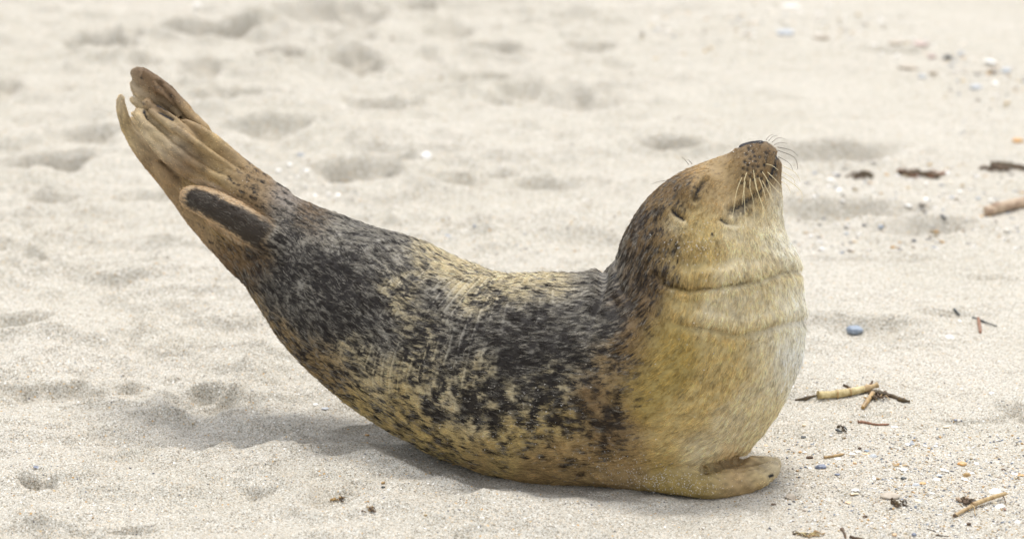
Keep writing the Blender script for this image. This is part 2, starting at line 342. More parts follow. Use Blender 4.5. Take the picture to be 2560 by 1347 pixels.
def body_mesh():
    nc = np.ceil((HI - LO) / (2 * HH)).astype(int) + 1
    F = np.full(nc, 0.04, np.float32); eval_chain(F, SP, 2 * HH, LO, 0.03)
    for ax in range(3): F = upsample(F, ax)
    for k, C in LB.items():
        i0 = np.clip(((C[:, :3].min(0) - C[:, 3].max() - .04 - LO) / HH).astype(int), 0, None); i1 = np.minimum(((C[:, :3].max(0) + C[:, 3].max() + .04 - LO) / HH).astype(int) + 1, F.shape)
        sub = F[i0[0]:i1[0], i0[1]:i1[1], i0[2]:i1[2]]; G = np.full(sub.shape, 0.04, np.float32); eval_chain(G, C, HH, LO + HH * i0, 0.03); sub[...] = smin(sub, G, SMOOTH[k])
    z = LO[2] + HH * np.arange(F.shape[2]); F = np.maximum(F, (-0.022 - z)[None, None, :].astype(np.float32))
    V, Q = surface_nets(F, LO, HH)
    return smooth_mesh(V, Q, 4), Q
BODY_KEEP = ('arm', 'web', 'outer', 'sole', 'toe_a', 'toe_b', 'toe_c', 'upper', 'upper_tip', 'tail')
_segs = []
ln = np.concatenate([[0], np.cumsum(np.linalg.norm(np.diff(SP[:, :3], axis=0), axis=1))])
_si = list(range(0, len(SP) - 1, 2)) + [len(SP) - 1]
for i, j in zip(_si[:-1], _si[1:]): _segs.append((SP[i], SP[j], ln[i], ln[j], 0))
for k in BODY_KEEP:
    C = LB[k][::3][::-1]; C = np.vstack([C, LB[k][:1]]) if not np.allclose(C[-1], LB[k][0]) else C
    for i in range(len(C) - 1): _segs.append((C[i], C[i + 1], -1, -1, 1 if k in ('arm', 'web') else (3 if k == 'tail' else 2)))
SA = np.array([s[0] for s in _segs]); SB = np.array([s[1] for s in _segs]); SL = np.array([(s[2], s[3]) for s in _segs], np.float32); SA = SA.astype(np.float32); SB = SB.astype(np.float32); SK = np.array([s[4] for s in _segs])
def flow(P):
    """hair direction, running length on the spine and limb weight at points P"""
    T = np.zeros((len(P), 3)); S = np.zeros(len(P)); LW = np.zeros((len(P), 4))
    P = P.astype(np.float32); D = SB[:, :3] - SA[:, :3]; U = D / (np.linalg.norm(D, axis=1, keepdims=True) + 1e-9); L2 = (D ** 2).sum(1) + 1e-12
    for c in range(0, len(P), 20000):
        p = P[c:c + 20000, None, :]; q = p - SA[None, :, :3]; t = np.clip((q * D).sum(2) / L2, 0, 1)
        d = np.linalg.norm(q - t[..., None] * D, axis=2) - (SA[:, 3] + t * (SB[:, 3] - SA[:, 3]))
        w = np.exp(-(d - d.min(1, keepdims=True)) / 0.006)
        T[c:c + 20000] = w @ U
        ws = w * (SK == 0); S[c:c + 20000] = (ws * (SL[:, 0] + t * (SL[:, 1] - SL[:, 0]))).sum(1) / (ws.sum(1) + 1e-9)
        for k in range(4): LW[c:c + 20000, k] = (w * (SK == k)).sum(1) / w.sum(1)
    return T / (np.linalg.norm(T, axis=1, keepdims=True) + 1e-9), S, LW

EYE = [(1736, 501), (1742, 484), (1752, 464), (1766, 448)]
EAR = [(1683, 528), (1694, 537), (1707, 545)]
MOUTH = [(1948, 384), (1941, 412), (1928, 442), (1908, 470), (1882, 494), (1856, 512), (1832, 526)]
NOSE = [(1846, 362), (1864, 354), (1884, 350), (1906, 352)]
CHEEK = [(1802, 548), (1815, 557), (1842, 562)]
CREASES = [([(1640, 690), (1672, 704), (1720, 716), (1800, 706), (1890, 690), (1972, 662)], 9, .0070), ([(1680, 806), (1750, 812), (1850, 832), (1930, 812), (2010, 790)], 9, .0045),
           ([(1512, 655), (1512, 700), (1500, 760), (1478, 810)], 10, .0060), ([(1545, 600), (1534, 660), (1545, 715), (1580, 760)], 9, .0035), ([(1608, 720), (1640, 760), (1650, 820), (1640, 900)], 16, .0035),
           ([(1600, 1190), (1680, 1168), (1745, 1172), (1800, 1178)], 8, .0030), ([(1765, 1172), (1800, 1160), (1850, 1150)], 12, .020), ([(1500, 1000), (1560, 1060), (1640, 1090), (1740, 1100)], 26, .004)]
DOTS = [(1872, 372), (1884, 378), (1866, 384), (1888, 390), (1876, 396), (1862, 404), (1890, 402), (1870, 412), (1882, 414), (1858, 420), (1896, 416), (1868, 424), (1886, 428), (1905, 428), (1876, 440), (1856, 438), (1895, 440),
        (1864, 454), (1884, 450), (1870, 466), (1904, 446), (1852, 456), (1890, 462), (1912, 412), (1900, 392)]
TOES = [([(322, 296), (345, 345), (400, 412), (450, 452), (476, 462)], 8, .0095), ([(372, 292), (395, 312), (440, 352), (520, 408), (610, 466)], 7, .0068), ([(352, 322), (420, 386), (500, 436), (570, 478)], 6, .0030), ([(330, 270), (345, 330), (390, 396)], 5, .0030), ([(440, 336), (520, 386), (600, 440)], 6, .0036), ([(384, 268), (440, 304), (530, 366), (640, 450)], 7, .0068),
        ([(340, 236), (372, 246), (400, 256), (450, 290), (520, 350), (600, 418)], 8, .0110), ([(346, 196), (352, 214), (380, 238)], 6, .0070), ([(384, 208), (420, 246), (470, 306)], 6, .0070),
        ([(1790, 1200), (1850, 1192), (1905, 1172), (1940, 1158)], 9, .0016)]
CLAWS = [[(392, 263), (404, 268), (419, 275)], [(398, 282), (412, 288), (432, 297)], [(382, 213), (394, 219), (411, 229)], [(358, 282), (366, 292), (372, 300)], [(1924, 1190), (1932, 1187)]]
def mirrored(P):
    M = P.copy(); c = axis_y(M[:, 0]); M[:, 1] = c - np.abs(M[:, 1] - c); return layout(M)
def groove(r, w, d): return -d * np.exp(-(r / w) ** 2) + 0.30 * d * np.exp(-((r - 2.4 * w) / (1.2 * w)) ** 2)
def wrinkle(P, S, u, v):
    """narrow skin ridges running round the waist, strongest in the bend"""
    m = np.maximum(sstep(1.05, 0.55, np.hypot((u - 1070) / 240, (v - 840) / 190)), .8 * sstep(1.0, 0.5, np.hypot((u - 1260) / 200, (v - 740) / 100)))
    ph = S * 2 * np.pi / 0.0165 + 2.4 * fbm(P[:, 0] * 13, P[:, 1] * 13, P[:, 2] * 13, 61, 2)
    return m * np.maximum(np.sin(ph), 0) ** 2.5 * sstep(-.35, .25, noise(P[:, 0] * 34, P[:, 1] * 34, P[:, 2] * 34, 63))
def detail(V, N, S, LW):
    u, v = mirrored(V); h = np.zeros(len(V)); face = (np.abs(N[:, 1]) > 0.10)
    for pts, w, d in CREASES:
        r, t = polydist(u, v, pts); r = r + 4 * noise(V[:, 0] * 60, V[:, 1] * 60, V[:, 2] * 60, 3); h += groove(r, w, d) * np.sin(np.pi * np.clip(t, 0.06, 0.94)) ** 0.5 * (face | (w < 13) & (v > 640) & (v < 830))
    for pts, w, d in TOES:
        r, t = polydist(u, v, pts); h += groove(r, w, d) * (LW[:, 1] + LW[:, 2] > .3) * (V[:, 1] - axis_y(V[:, 0]) < .02) * sstep(1.0, .8, t)
    head = face & (v < 640) & (u > 1560)
    r, t = polydist(u, v, EYE); h += head * (-0.0035 * np.exp(-(r / 28) ** 2) - 0.0025 * np.exp(-(r / 5) ** 2) + 0.0018 * np.exp(-((r - 13) / 6) ** 2))
    r, t = polydist(u, v, EAR); h += head * (-0.0045 * np.exp(-(r / 6) ** 2) + 0.0008 * np.exp(-((r - 16) / 7) ** 2))
    r, t = polydist(u, v, MOUTH); h += (v < 560) * (u > 1800) * groove(r, 5 + 3 * t, 0.0034) * (1 - .6 * sstep(.2, .35, t) * sstep(.75, .55, t))
    r, t = polydist(u, v, NOSE); h += (v < 400) * -0.003 * np.exp(-(r / 5) ** 2)
    r, t = polydist(u, v, CHEEK); h += head * (-0.002 * np.exp(-(r / 5) ** 2))
    for (a, b) in DOTS: h += head * -0.0012 * np.exp(-((u - a) ** 2 + (v - b) ** 2) / 4.5 ** 2)
    h += 0.0030 * (wrinkle(V, S, u, v) - .25) * LW[:, 0]
    for k, C in ((2, 0), (1, 0)):                                     # tendons along the flippers
        h += LW[:, k] * 0.0016 * noise(V[:, 0] * 70 + V[:, 2] * 95, V[:, 1] * 120, (V[:, 2] + V[:, 0]) * 8, 71)
    h += 0.0022 * fbm(V[:, 0] * 22, V[:, 1] * 22, V[:, 2] * 22, 81, 2) * LW[:, 0] * sstep(360, 700, v)
    return h

# coat: pale hair colour and share of dark hair at places of the side view
PAL = {'t': (.50, .350, .160), 'b': (.28, .178, .080), 'y': (.53, .390, .125), 'c': (.80, .675, .43), 'w': (.95, .92, .82), 'g': (.46, .42, .345), 'o': (.70, .48, .23), 's': (.65, .495, .215)}  # 'w' is pale fur whitened to paint in the backlit throat and chest edge
COAT = '''330 300 s .05;400 340 s .05;345 200 b .25;300 270 c 0;420 360 c .06;460 400 b .1;350 330 c .03;540 440 s .2;310 330 s .05;520 360 s .1;400 240 b .25;500 430 t .22;600 470 t .38;700 520 g .42;480 320 t .15;560 400 t .2;380 430 t .12;450 510 t .2;560 640 b .4;520 590 t .3;650 500 t .4;
850 560 g .52;950 600 g .55;1080 640 c .42;1150 670 c .3;780 540 b .5;900 620 g .68;1000 660 g .58;1120 660 c .3;760 600 g .75;850 700 g .86;700 720 g .74;800 800 g .76;900 760 g .8;640 680 b .68;760 900 t .62;830 940 t .55;900 900 c .68;900 1010 s .40;
620 780 t .56;700 860 t .56;960 960 c .5;1000 720 c .62;1100 740 g .64;1200 730 c .5;1300 710 c .42;1400 700 c .42;1480 690 g .42;960 850 g .68;1050 830 c .70;1050 920 c .68;1150 860 g .73;1250 800 g .78;1350 780 g .74;1300 880 g .84;1400 850 g .78;1450 760 g .66;1200 950 c .74;1100 1000 c .6;
1000 1000 s .46;1060 1080 s .42;1200 1050 c .64;1300 1000 c .76;1400 950 c .72;1300 1080 s .5;1400 1040 s .6;1150 1120 s .40;1250 1150 s .36;1350 1150 t .38;1450 1120 t .40;1480 1180 t .18;1350 1200 t .15;1200 1180 t .2;
1500 800 g .7;1550 750 b .78;1500 900 t .58;1560 900 b .5;1550 1000 t .46;1530 1080 b .58;1480 1000 b .6;1600 830 b .42;1600 950 y .2;1650 850 y .12;1580 1120 t .25;1620 1000 y .2;1450 880 g .74;1520 700 g .6;1500 740 g .65;
1700 900 y .06;1800 950 s .05;1700 1050 s .1;1650 1120 s .1;1900 900 c .02;1950 950 c 0;1985 950 w 0;1850 1080 c .01;1980 820 c .01;2008 820 w 0;1800 780 c .05;1900 760 c .03;1700 760 s .1;1995 750 c 0;2012 750 w 0;1800 860 s .06;1880 1000 c .02;1750 1130 c .04;1930 1040 c 0;1850 900 s .05;2000 880 w 0;
1560 680 b .7;1600 740 b .7;1540 640 g .62;1600 600 b .66;1640 540 b .6;1600 560 b .72;1680 470 b .52;1700 440 b .46;1660 600 b .42;1680 650 s .2;1750 640 s .10;1850 620 c .1;1920 640 c .04;1965 600 w 0;1962 520 w 0;1760 560 s .16;1800 500 t .14;1780 420 t .16;
1740 425 o .35;1700 500 t .25;1850 400 b .2;1870 440 b .18;1830 430 t .16;1900 400 b .26;1890 470 t .14;1940 440 b .3;1920 520 s .05;1940 560 c .02;1850 480 t .12;1640 660 b .62;1840 560 c .1;1780 600 s .12;1690 560 s .15;1620 700 b .5;1950 680 c .03;1850 690 c .06;
1560 1180 t .12;1650 1200 y .12;1740 1225 y .1;1800 1200 s .06;1850 1175 o .03;1900 1180 s .04;1940 1160 c .02;1850 1220 t .12'''
CP = [c.split() for c in COAT.replace('\n', '').split(';') if c.strip()]
CXY = np.array([(float(c[0]), float(c[1])) for c in CP]); CCOL = np.array([PAL[c[2]] for c in CP]); CDK = np.array([float(c[3]) for c in CP])
DARK = np.array((.024, .0175, .0125)); DARKB = np.array((.036, .022, .011))
def streak(P, T, scale, step, seed, m=2):
    return sum(noise((P[:, 0] + T[:, 0] * k * step) * scale, (P[:, 1] + T[:, 1] * k * step) * scale, (P[:, 2] + T[:, 2] * k * step) * scale, seed) for k in range(-m, m + 1)) / (2 * m + 1) * 1.7
def coat(P, S, LW, T):
    u, v = mirrored(P); n = len(P)
    wob = 14 * noise(P[:, 0] * 25, P[:, 1] * 25, P[:, 2] * 25, 101); wob2 = 14 * noise(P[:, 0] * 25, P[:, 1] * 25, P[:, 2] * 25, 102)
    pale = np.zeros((n, 3)); dk = np.zeros(n)
    for c in range(0, n, 20000):
        d2 = (u[c:c + 20000, None] + wob[c:c + 20000, None] - CXY[:, 0]) ** 2 + (v[c:c + 20000, None] + wob2[c:c + 20000, None] - CXY[:, 1]) ** 2
        w = np.exp(-(d2 - d2.min(1, keepdims=True)) / (2 * 38 ** 2)) / (1 + d2 / 60 ** 2); w /= w.sum(1, keepdims=True)
        pale[c:c + 20000] = w @ CCOL; dk[c:c + 20000] = w @ CDK
    blot = fbm(P[:, 0] * 74, P[:, 1] * 74, P[:, 2] * 70, 111, 2)
    clump = streak(P, T, 240, 0.0042, 121, 1); strand = streak(P, T, 430, 0.0028, 127, 1)
    wr = wrinkle(P, S, u, v) * LW[:, 0]
    k = 4 * dk * (1 - dk)
    z = .85 * sstep(890, 985, v) * sstep(940, 1040, u) * sstep(1620, 1520, u); spot = fbm(P[:, 0] * 88, P[:, 1] * 88, P[:, 2] * 62, 133, 2)       # larger spots low on the side
    f = dk + k * ((1 - z) * (0.20 * blot + 0.36 * clump + 0.46 * strand) + z * (.62 * spot + .22 * clump + .30 * strand)) - 0.32 * wr + 0.14 * k * rng.uniform(-1, 1, n)
    dark = sstep(0.26, 0.74, f)
    pale = pale * (1 + 0.18 * clump + 0.24 * strand + (0.10 + .06 * (LW[:, 1] + LW[:, 2])) * blot)[:, None]; pale *= 1 - (LW[:, 2] + .4 * LW[:, 1])[:, None] * np.array((.12, .16, .10))
    hard = np.zeros(n)                                                 # bare or black places
    head = (v < 640) & (u > 1560)
    r, t = polydist(u, v, EYE); hard = np.maximum(hard, head * sstep(5, 2, r + 2.5 * clump + 3 * np.abs(t - .5))); dark = np.maximum(dark, head * .7 * sstep(14, 4, r + 9 * strand) * sstep(0, .15, t) * sstep(1, .8, t))
    r, t = polydist(u, v, EAR); hard = np.maximum(hard, head * sstep(8, 4, r))
    m = head * sstep(26, 8, np.hypot((u - 1690) / 1.5, v - 560) + 6 * clump) * .7; pale += m[:, None] * (np.array(PAL['c']) - pale)
    r, t = polydist(u, v, MOUTH); hard = np.maximum(hard, head * (u > 1815) * sstep(6 - 3 * sstep(.15, .4, t) + 1.5 * sstep(.6, .85, t), 3 - 2 * sstep(.15, .4, t) + .8 * sstep(.6, .85, t), r + 5 * strand)); dark = np.maximum(dark, head * .62 * sstep(8 + 18 * sstep(.5, .8, t), 2 + 4 * sstep(.5, .8, t), r + 13 * strand) * sstep(.05, .2, t))  # dark lips; shade of the open mouth corner is painted into the fur
    r, t = polydist(u, v, NOSE); hard = np.maximum(hard, (v < 400) * head * sstep(9, 5, r))
    r, t = polydist(u, v, [(1802, 546), (1818, 556)]); hard = np.maximum(hard, head * sstep(6, 3, r))
    m = head * sstep(13, 3, polydist(u, v, [(1812, 566), (1842, 570)])[0] + 4 * strand) * .8; pale += m[:, None] * (np.array(PAL['c']) - pale); dark = dark * (1 - m)
    for (a, b) in DOTS + [(1782, 585)]: hard = np.maximum(hard, head * sstep(6.5, 3, np.hypot(u - a, v - b)))
    for pts in CLAWS: hard = np.maximum(hard, (LW[:, 1] + LW[:, 2] > .3) * (P[:, 1] - axis_y(P[:, 0]) < .01) * sstep(4.2, 2.4, polydist(u, v, pts)[0]))
    r, t = polydist(u, v, [(488, 497), (520, 510), (590, 548), (660, 592), (720, 630)]); inn = sstep(29 + 16 * t, 20 + 16 * t, r + 6 * strand) * sstep(-.02, -.05, P[:, 1] - axis_y(P[:, 0]))
    near_tail = sstep(56, 46, r) * (P[:, 1] - axis_y(P[:, 0]) < -0.03) * sstep(.86, .7, t)
    near_tail = sstep(.25, .75, near_tail + .25 * strand); td = np.maximum(np.maximum(inn * .96, .06), .92 * sstep(.58, .84, t + .10 * clump))
    dark = dark * (1 - near_tail) + td * near_tail; pale = pale * (1 - near_tail[:, None]) + np.array((.60, .43, .25)) * (1 + .2 * strand)[:, None] * near_tail[:, None]
    base = DARK + (DARKB - DARK) * sstep(.3, .15, pale[:, 2])[:, None]
    c = pale * (1 - dark[:, None]) + base * dark[:, None]
    c = c * (1 - hard[:, None]) + np.array((.012, .010, .010)) * hard[:, None]
    return c, dark, hard, u, v, streak(P, T, 215, 0.0032, 141)

seal = bpy.data.objects.new('seal', None); col.objects.link(seal)
tag(seal, 'mottled dark and tan young seal arched with head and tail raised on the sand', 'seal')
SV, SQ = body_mesh()
NV = normals_of(SV, SQ)
T_, S_, LW_ = flow(SV)
hgt = detail(SV, NV, S_, LW_)
def neck_folds(V):
    """two rolls of skin that hang over the fold below them"""
    u, v = mirrored(V); D = np.zeros_like(V); m = (u > 1600) & (v > 600) & (v < 880)
    for (pts, w, d), drop, out in ((CREASES[0], .0105, .0055), (CREASES[1], .0055, .0030)):
        q = np.array(pts); line = np.interp(u, q[:, 0], q[:, 1]) + 3 * noise(V[:, 0] * 30, V[:, 1] * 30, 0.0, 77); s = line - v; e = m * sstep(q[0, 0] - 30, q[0, 0] + 60, u)
        D[:, 2] -= e * drop * np.exp(-((s - 13) / 13) ** 2); D += NV * (e * (out * np.exp(-((s - 16) / 18) ** 2) - out * .9 * np.exp(-((s + 10) / 12) ** 2)))[:, None]
    return D
BV = smooth_mesh(SV + NV * hgt[:, None] + neck_folds(SV), SQ, 1, 0.3); BN = normals_of(BV, SQ)
ccol, cdark, chard, _, _, _ = coat(SV, S_, LW_, T_)
bme = fast_mesh('body', BV, SQ)
ca = bme.color_attributes.new('coat', 'FLOAT_COLOR', 'POINT')
under = ccol * np.where(chard > .5, 1, 0.55)[:, None]
ca.data.foreach_set('color', np.column_stack([under, np.ones(len(under))]).astype(np.float32).ravel())
body = link('body', bme, SKIN, seal)
bvh = BVHTree.FromPolygons([tuple(p) for p in BV], [tuple(q) for q in SQ])

def build_fur(nh=390000):
    tri = np.concatenate([SQ[:, [0, 1, 2]], SQ[:, [0, 2, 3]]])
    a, b, c = BV[tri[:, 0]], BV[tri[:, 1]], BV[tri[:, 2]]
    ar = 0.5 * np.linalg.norm(np.cross(b - a, c - a), axis=1); cen = (a + b + c) / 3
    w = ar * (cen[:, 2] > -0.004); w = w * np.where(cen[:, 1] > 0.06 + axis_y(cen[:, 0]), 0.45, 1.0)
    hu, hv = layout(cen); w = w * (1 + 1.2 * ((hv < 640) & (hu > 1560)))
    i = rng.choice(len(tri), nh, p=w / w.sum()); r1 = np.sqrt(rng.random(nh)); r2 = rng.random(nh)
    bar = np.stack([1 - r1, r1 * (1 - r2), r1 * r2], 1); t = tri[i]
    mix = lambda A: (A[t[:, 0]].T * bar[:, 0] + A[t[:, 1]].T * bar[:, 1] + A[t[:, 2]].T * bar[:, 2]).T
    P = mix(BV); N = mix(BN); N /= np.linalg.norm(N, axis=1, keepdims=True); T = mix(T_); S = mix(S_); LW = mix(LW_); P0 = mix(SV)
    C, dark, hard, u, v, tuft = coat(P0, S, LW, T / (np.linalg.norm(T, axis=1, keepdims=True) + 1e-9))
    keep = hard < 0.85; P, N, T, S, LW, C, dark, u, v, tuft = [q[keep] for q in (P, N, T, S, LW, C, dark, u, v, tuft)]; n = len(P)
    jit = np.stack([noise(P[:, 0] * 140, P[:, 1] * 140, P[:, 2] * 140, s) for s in (201, 202, 203)], 1) * 0.38 + np.stack([noise(P[:, 0] * 30, P[:, 1] * 30, P[:, 2] * 30, s) for s in (211, 212, 213)], 1) * 0.22
    D = T + jit + rng.normal(0, 0.13, (n, 3)); D -= N * (D * N).sum(1, keepdims=True); D /= np.linalg.norm(D, axis=1, keepdims=True) + 1e-9
    snout = sstep(520, 400, v) * sstep(1700, 1790, u)
    Lh = 0.0095 * (1 - 0.25 * snout) * (1 - 0.55 * LW[:, 2]) * (1 - 0.62 * LW[:, 1]) * (1 - .25 * LW[:, 3])
    Lh = Lh * (1 - 0.35 * sstep(640, 560, v) * (u > 1560)) * rng.uniform(0.5, 1.3, n)
    for pts, w_, d_ in CREASES[:4]: Lh = Lh * (1 - .25 * np.exp(-(polydist(u, v, pts)[0] / (1.6 * w_)) ** 2))
    lift = 0.24 + 0.09 * rng.normal(0, 1, n) + 0.10 * noise(P[:, 0] * 90, P[:, 1] * 90, P[:, 2] * 90, 231); lift = np.clip(lift, 0.1, 0.7)
    s = np.array((0, .33, .67, 1.0)); pts = np.empty((n, 4, 3))
    for k, q in enumerate(s):
        pts[:, k] = P + D * (Lh * q)[:, None] + N * (Lh * (lift * q * 1.25 - 0.30 * q * q) - 0.0006)[:, None]
    rad = (0.00031 * rng.uniform(.7, 1.35, n))[:, None] * np.array((1.0, 0.95, 0.75, 0.3))
    var = np.clip(rng.normal(1, 0.22, n), .3, 1.6)[:, None] * np.where(rng.random(n) < .10, .6, 1.0)[:, None] * (1 + 0.12 * noise(P[:, 0] * 60, P[:, 1] * 60, P[:, 2] * 60, 241))[:, None]
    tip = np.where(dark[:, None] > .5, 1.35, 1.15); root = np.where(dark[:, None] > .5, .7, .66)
    sil = np.clip(sstep(-.05, .40, tuft + rng.normal(0, .12, n)) * (dark > .35) * (0.55 + .45 * rng.random(n)) * (1 - .5 * LW[:, 3]), 0, 1)[:, None]     # grey tips on part of the dark tufts
    grey = np.array((.58, .53, .44)) * rng.uniform(.5, 1.1, n)[:, None]; tip = tip * (1 - sil) + sil
    Ct = C * (1 - .85 * sil) + grey * .85 * sil
    cc = np.empty((n, 4, 4)); cc[..., 3] = 1
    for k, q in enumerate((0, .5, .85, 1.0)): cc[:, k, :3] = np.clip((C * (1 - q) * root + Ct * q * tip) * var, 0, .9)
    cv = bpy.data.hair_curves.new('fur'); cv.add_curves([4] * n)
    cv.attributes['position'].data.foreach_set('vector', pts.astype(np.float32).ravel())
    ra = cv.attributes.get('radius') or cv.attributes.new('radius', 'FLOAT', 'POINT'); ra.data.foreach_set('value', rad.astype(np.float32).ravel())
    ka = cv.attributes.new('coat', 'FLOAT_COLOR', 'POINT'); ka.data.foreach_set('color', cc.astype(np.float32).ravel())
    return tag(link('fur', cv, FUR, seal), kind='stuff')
build_fur()

# ------------------------------------------------------------------ nose and whiskers
NOSE_M, N_, L_, B_ = new_mat('nose_skin'); B_.inputs['Base Color'].default_value = (.020, .016, .017, 1); B_.inputs['Roughness'].default_value = .6; B_.inputs['Specular IOR Level'].default_value = .25
_t = N_.new('ShaderNodeTexNoise'); _t.inputs['Scale'].default_value = 400; _b = N_.new('ShaderNodeBump'); _b.inputs['Strength'].default_value = .4; _b.inputs['Distance'].default_value = .001
L_.new(_t.outputs['Fac'], _b.inputs['Height']); L_.new(_b.outputs[0], B_.inputs['Normal'])
def nose():
    n, m = 20, 12; V = []
    c = at(1878, 361, -.008)
    for i in range(m + 1):
        ph = math.pi * i / m
        for j in range(n):
            a = 2 * math.pi * j / n; x = .0185 * math.sin(ph) * math.cos(a); y = .013 * math.sin(ph) * math.sin(a); z = .0048 * math.cos(ph)
            dip = sum(.0045 * math.exp(-(((x - .001) / .010) ** 2 + ((y - q) / .0035) ** 2)) for q in (-.006, .006)) if z > 0 else 0     # two nostrils
            V.append((c[0] + x, c[1] + y, c[2] + z - dip + .20 * x))
    F = [(i * n + j, i * n + (j + 1) % n, (i + 1) * n + (j + 1) % n, (i + 1) * n + j) for i in range(m) for j in range(n)]
    me = bpy.data.meshes.new('nose'); me.from_pydata(V, [], [f[::-1] for f in F]); me.polygons.foreach_set('use_smooth', [True] * len(F)); me.update(); me.validate()
    return link('nose', me, NOSE_M, seal)
nose()
WHISKER, N_, L_, B_ = new_mat('whisker_keratin'); B_.inputs['Base Color'].default_value = (.72, .60, .34, 1); B_.inputs['Roughness'].default_value = .35
WHISKER_DARK, N_, L_, B_ = new_mat('dark_whisker_keratin'); B_.inputs['Base Color'].default_value = (.10, .085, .07, 1); B_.inputs['Roughness'].default_value = .4
def tube_mesh(name, P, R, sides=6, caps=True):
    P = np.asarray(P, float); n = len(P); T = np.gradient(P, axis=0); T /= np.linalg.norm(T, axis=1, keepdims=True) + 1e-12
    ref = np.array((0, 0, 1.0)) if abs(T[0][2]) < .9 else np.array((1.0, 0, 0)); V = []
    for i in range(n):
        a = np.cross(T[i], ref); a /= np.linalg.norm(a) + 1e-12; b = np.cross(a, T[i]); ref = b
        for k in range(sides):
            q = 2 * math.pi * k / sides; V.append(P[i] + R[i] * (math.cos(q) * a + math.sin(q) * b))
    F = [(i * sides + k, i * sides + (k + 1) % sides, (i + 1) * sides + (k + 1) % sides, (i + 1) * sides + k) for i in range(n - 1) for k in range(sides)]
    if caps: F.append(tuple(range(sides))[::-1]); F.append(tuple((n - 1) * sides + k for k in range(sides)))
    me = bpy.data.meshes.new(name); me.from_pydata([tuple(v) for v in V], [], F); me.polygons.foreach_set('use_smooth', [len(p.vertices) == 4 for p in me.polygons]); me.update()
    return me
def hit(u, v):
    d = ray(u, v); r = bvh.ray_cast(Vector(CAM), Vector(d).normalized())
    return np.array(r[0]) if r[0] is not None else None
NEAR_W = [[(1856, 441), (1842, 476), (1834, 525), (1828, 549)], [(1868, 429), (1860, 458), (1862, 520), (1866, 576), (1857, 612)], [(1876, 445), (1875, 471), (1884, 509), (1888, 598)], [(1883, 416), (1889, 465), (1905, 509), (1906, 538), (1891, 565)],
          [(1886, 432), (1894, 480), (1909, 520), (1916, 554)], [(1896, 442), (1909, 476), (1916, 511)], [(1905, 429), (1920, 454), (1934, 505)], [(1917, 429), (1936, 447), (1956, 469)], [(1905, 451), (1922, 482), (1934, 508)], [(1919, 450), (1936, 470), (1952, 486)],
          [(1912, 410), (1930, 414), (1946, 426)], [(1864, 452), (1858, 484), (1856, 512)]]
FAR_W = [[(1915, 350), (1924, 340), (1934, 336)], [(1922, 352), (1932, 342), (1943, 339)], [(1930, 356), (1946, 345), (1966, 349)], [(1936, 362), (1950, 357), (1968, 359)], [(1944, 368), (1978, 376), (1996, 391)], [(1944, 376), (1985, 393), (1994, 418), (1990, 425)],
         [(1946, 392), (1974, 409), (1983, 429)], [(1946, 410), (1987, 431), (2001, 456)], [(1948, 426), (1983, 447), (1987, 465)], [(1950, 438), (1992, 467), (2005, 485), (2004, 503)], [(1950, 452), (1969, 465), (1977, 485)]]
BROW_W = [[(1722, 412), (1713, 400), (1704, 393)], [(1730, 410), (1722, 401), (1716, 399)], [(1676, 454), (1652, 453), (1628, 461)]]
for pts in NEAR_W:
    r0 = hit(*pts[0])
    if r0 is None: continue
    P = [at(p[0], p[1], r0[1] - (0.004 + 0.030 * i / len(pts)) if i else r0[1] + .001) for i, p in enumerate(pts)]
    for i in range(1, len(P)):
        h_ = hit(*pts[i])
        if h_ is not None and h_[1] - .006 < P[i][1]: P[i] = at(pts[i][0], pts[i][1], h_[1] - .008)
    C = catmull(P, 12); link('whisker', tube_mesh('whisker', C, np.linspace(.00050, .00018, 12), 5), WHISKER, seal)
for j, pts in enumerate(FAR_W):
    C = catmull([at(p[0], p[1], .012 + .012 * i) for i, p in enumerate(pts)], 10)
    link('whisker', tube_mesh('whisker', C, np.linspace(.00050, .00018, 10), 5), WHISKER_DARK if j < 7 else WHISKER, seal)
for pts in BROW_W:
    C = catmull([at(p[0], p[1], -.01) for p in pts], 8)
    link('whisker', tube_mesh('whisker', C, np.linspace(.0005, .00018, 8), 5), WHISKER_DARK, seal)

# ------------------------------------------------------------------ grains and grit (nobody could count them)
OCT_V = np.array([(1, 0, 0), (-1, 0, 0), (0, 1, 0), (0, -1, 0), (0, 0, 1), (0, 0, -1)], float)
OCT_F = np.array([(0, 2, 4), (2, 1, 4), (1, 3, 4), (3, 0, 4), (2, 0, 5), (1, 2, 5), (3, 1, 5), (0, 3, 5)])
def bits_mesh(name, P, size, flat, colr, seed):
    g = np.random.default_rng(seed); n = len(P)
    V = np.repeat(OCT_V[None], n, 0) * g.uniform(.55, 1.25, (n, 6, 3)); V[:, :, 2] *= flat[:, None]; V *= size[:, None, None]
    a = g.uniform(0, 6.28, n); b = g.normal(0, .35, n); c_, s_ = np.cos(a), np.sin(a)
    x = V[:, :, 0] * c_[:, None] - V[:, :, 1] * s_[:, None]; y = V[:, :, 0] * s_[:, None] + V[:, :, 1] * c_[:, None]; z = V[:, :, 2] + x * np.sin(b)[:, None]
    V = np.stack([x, y, z], -1) + P[:, None]
    F = (OCT_F[None] + 6 * np.arange(n)[:, None, None]).reshape(-1, 3)
    me = fast_mesh(name, V.reshape(-1, 3), F, False); k = me.color_attributes.new('coat', 'FLOAT_COLOR', 'POINT')
    k.data.foreach_set('color', np.column_stack([np.repeat(colr, 6, 0), np.ones(6 * n)]).astype(np.float32).ravel()); return me
GRIT = attr_material('grit', 'coat', 0.45, 0, .5)
GCOL = np.array([(.78, .75, .70), (.78, .75, .70), (.70, .62, .50), (.46, .27, .09), (.52, .38, .20), (.30, .24, .18), (.10, .10, .11), (.20, .23, .28), (.60, .55, .48), (.38, .30, .18)])
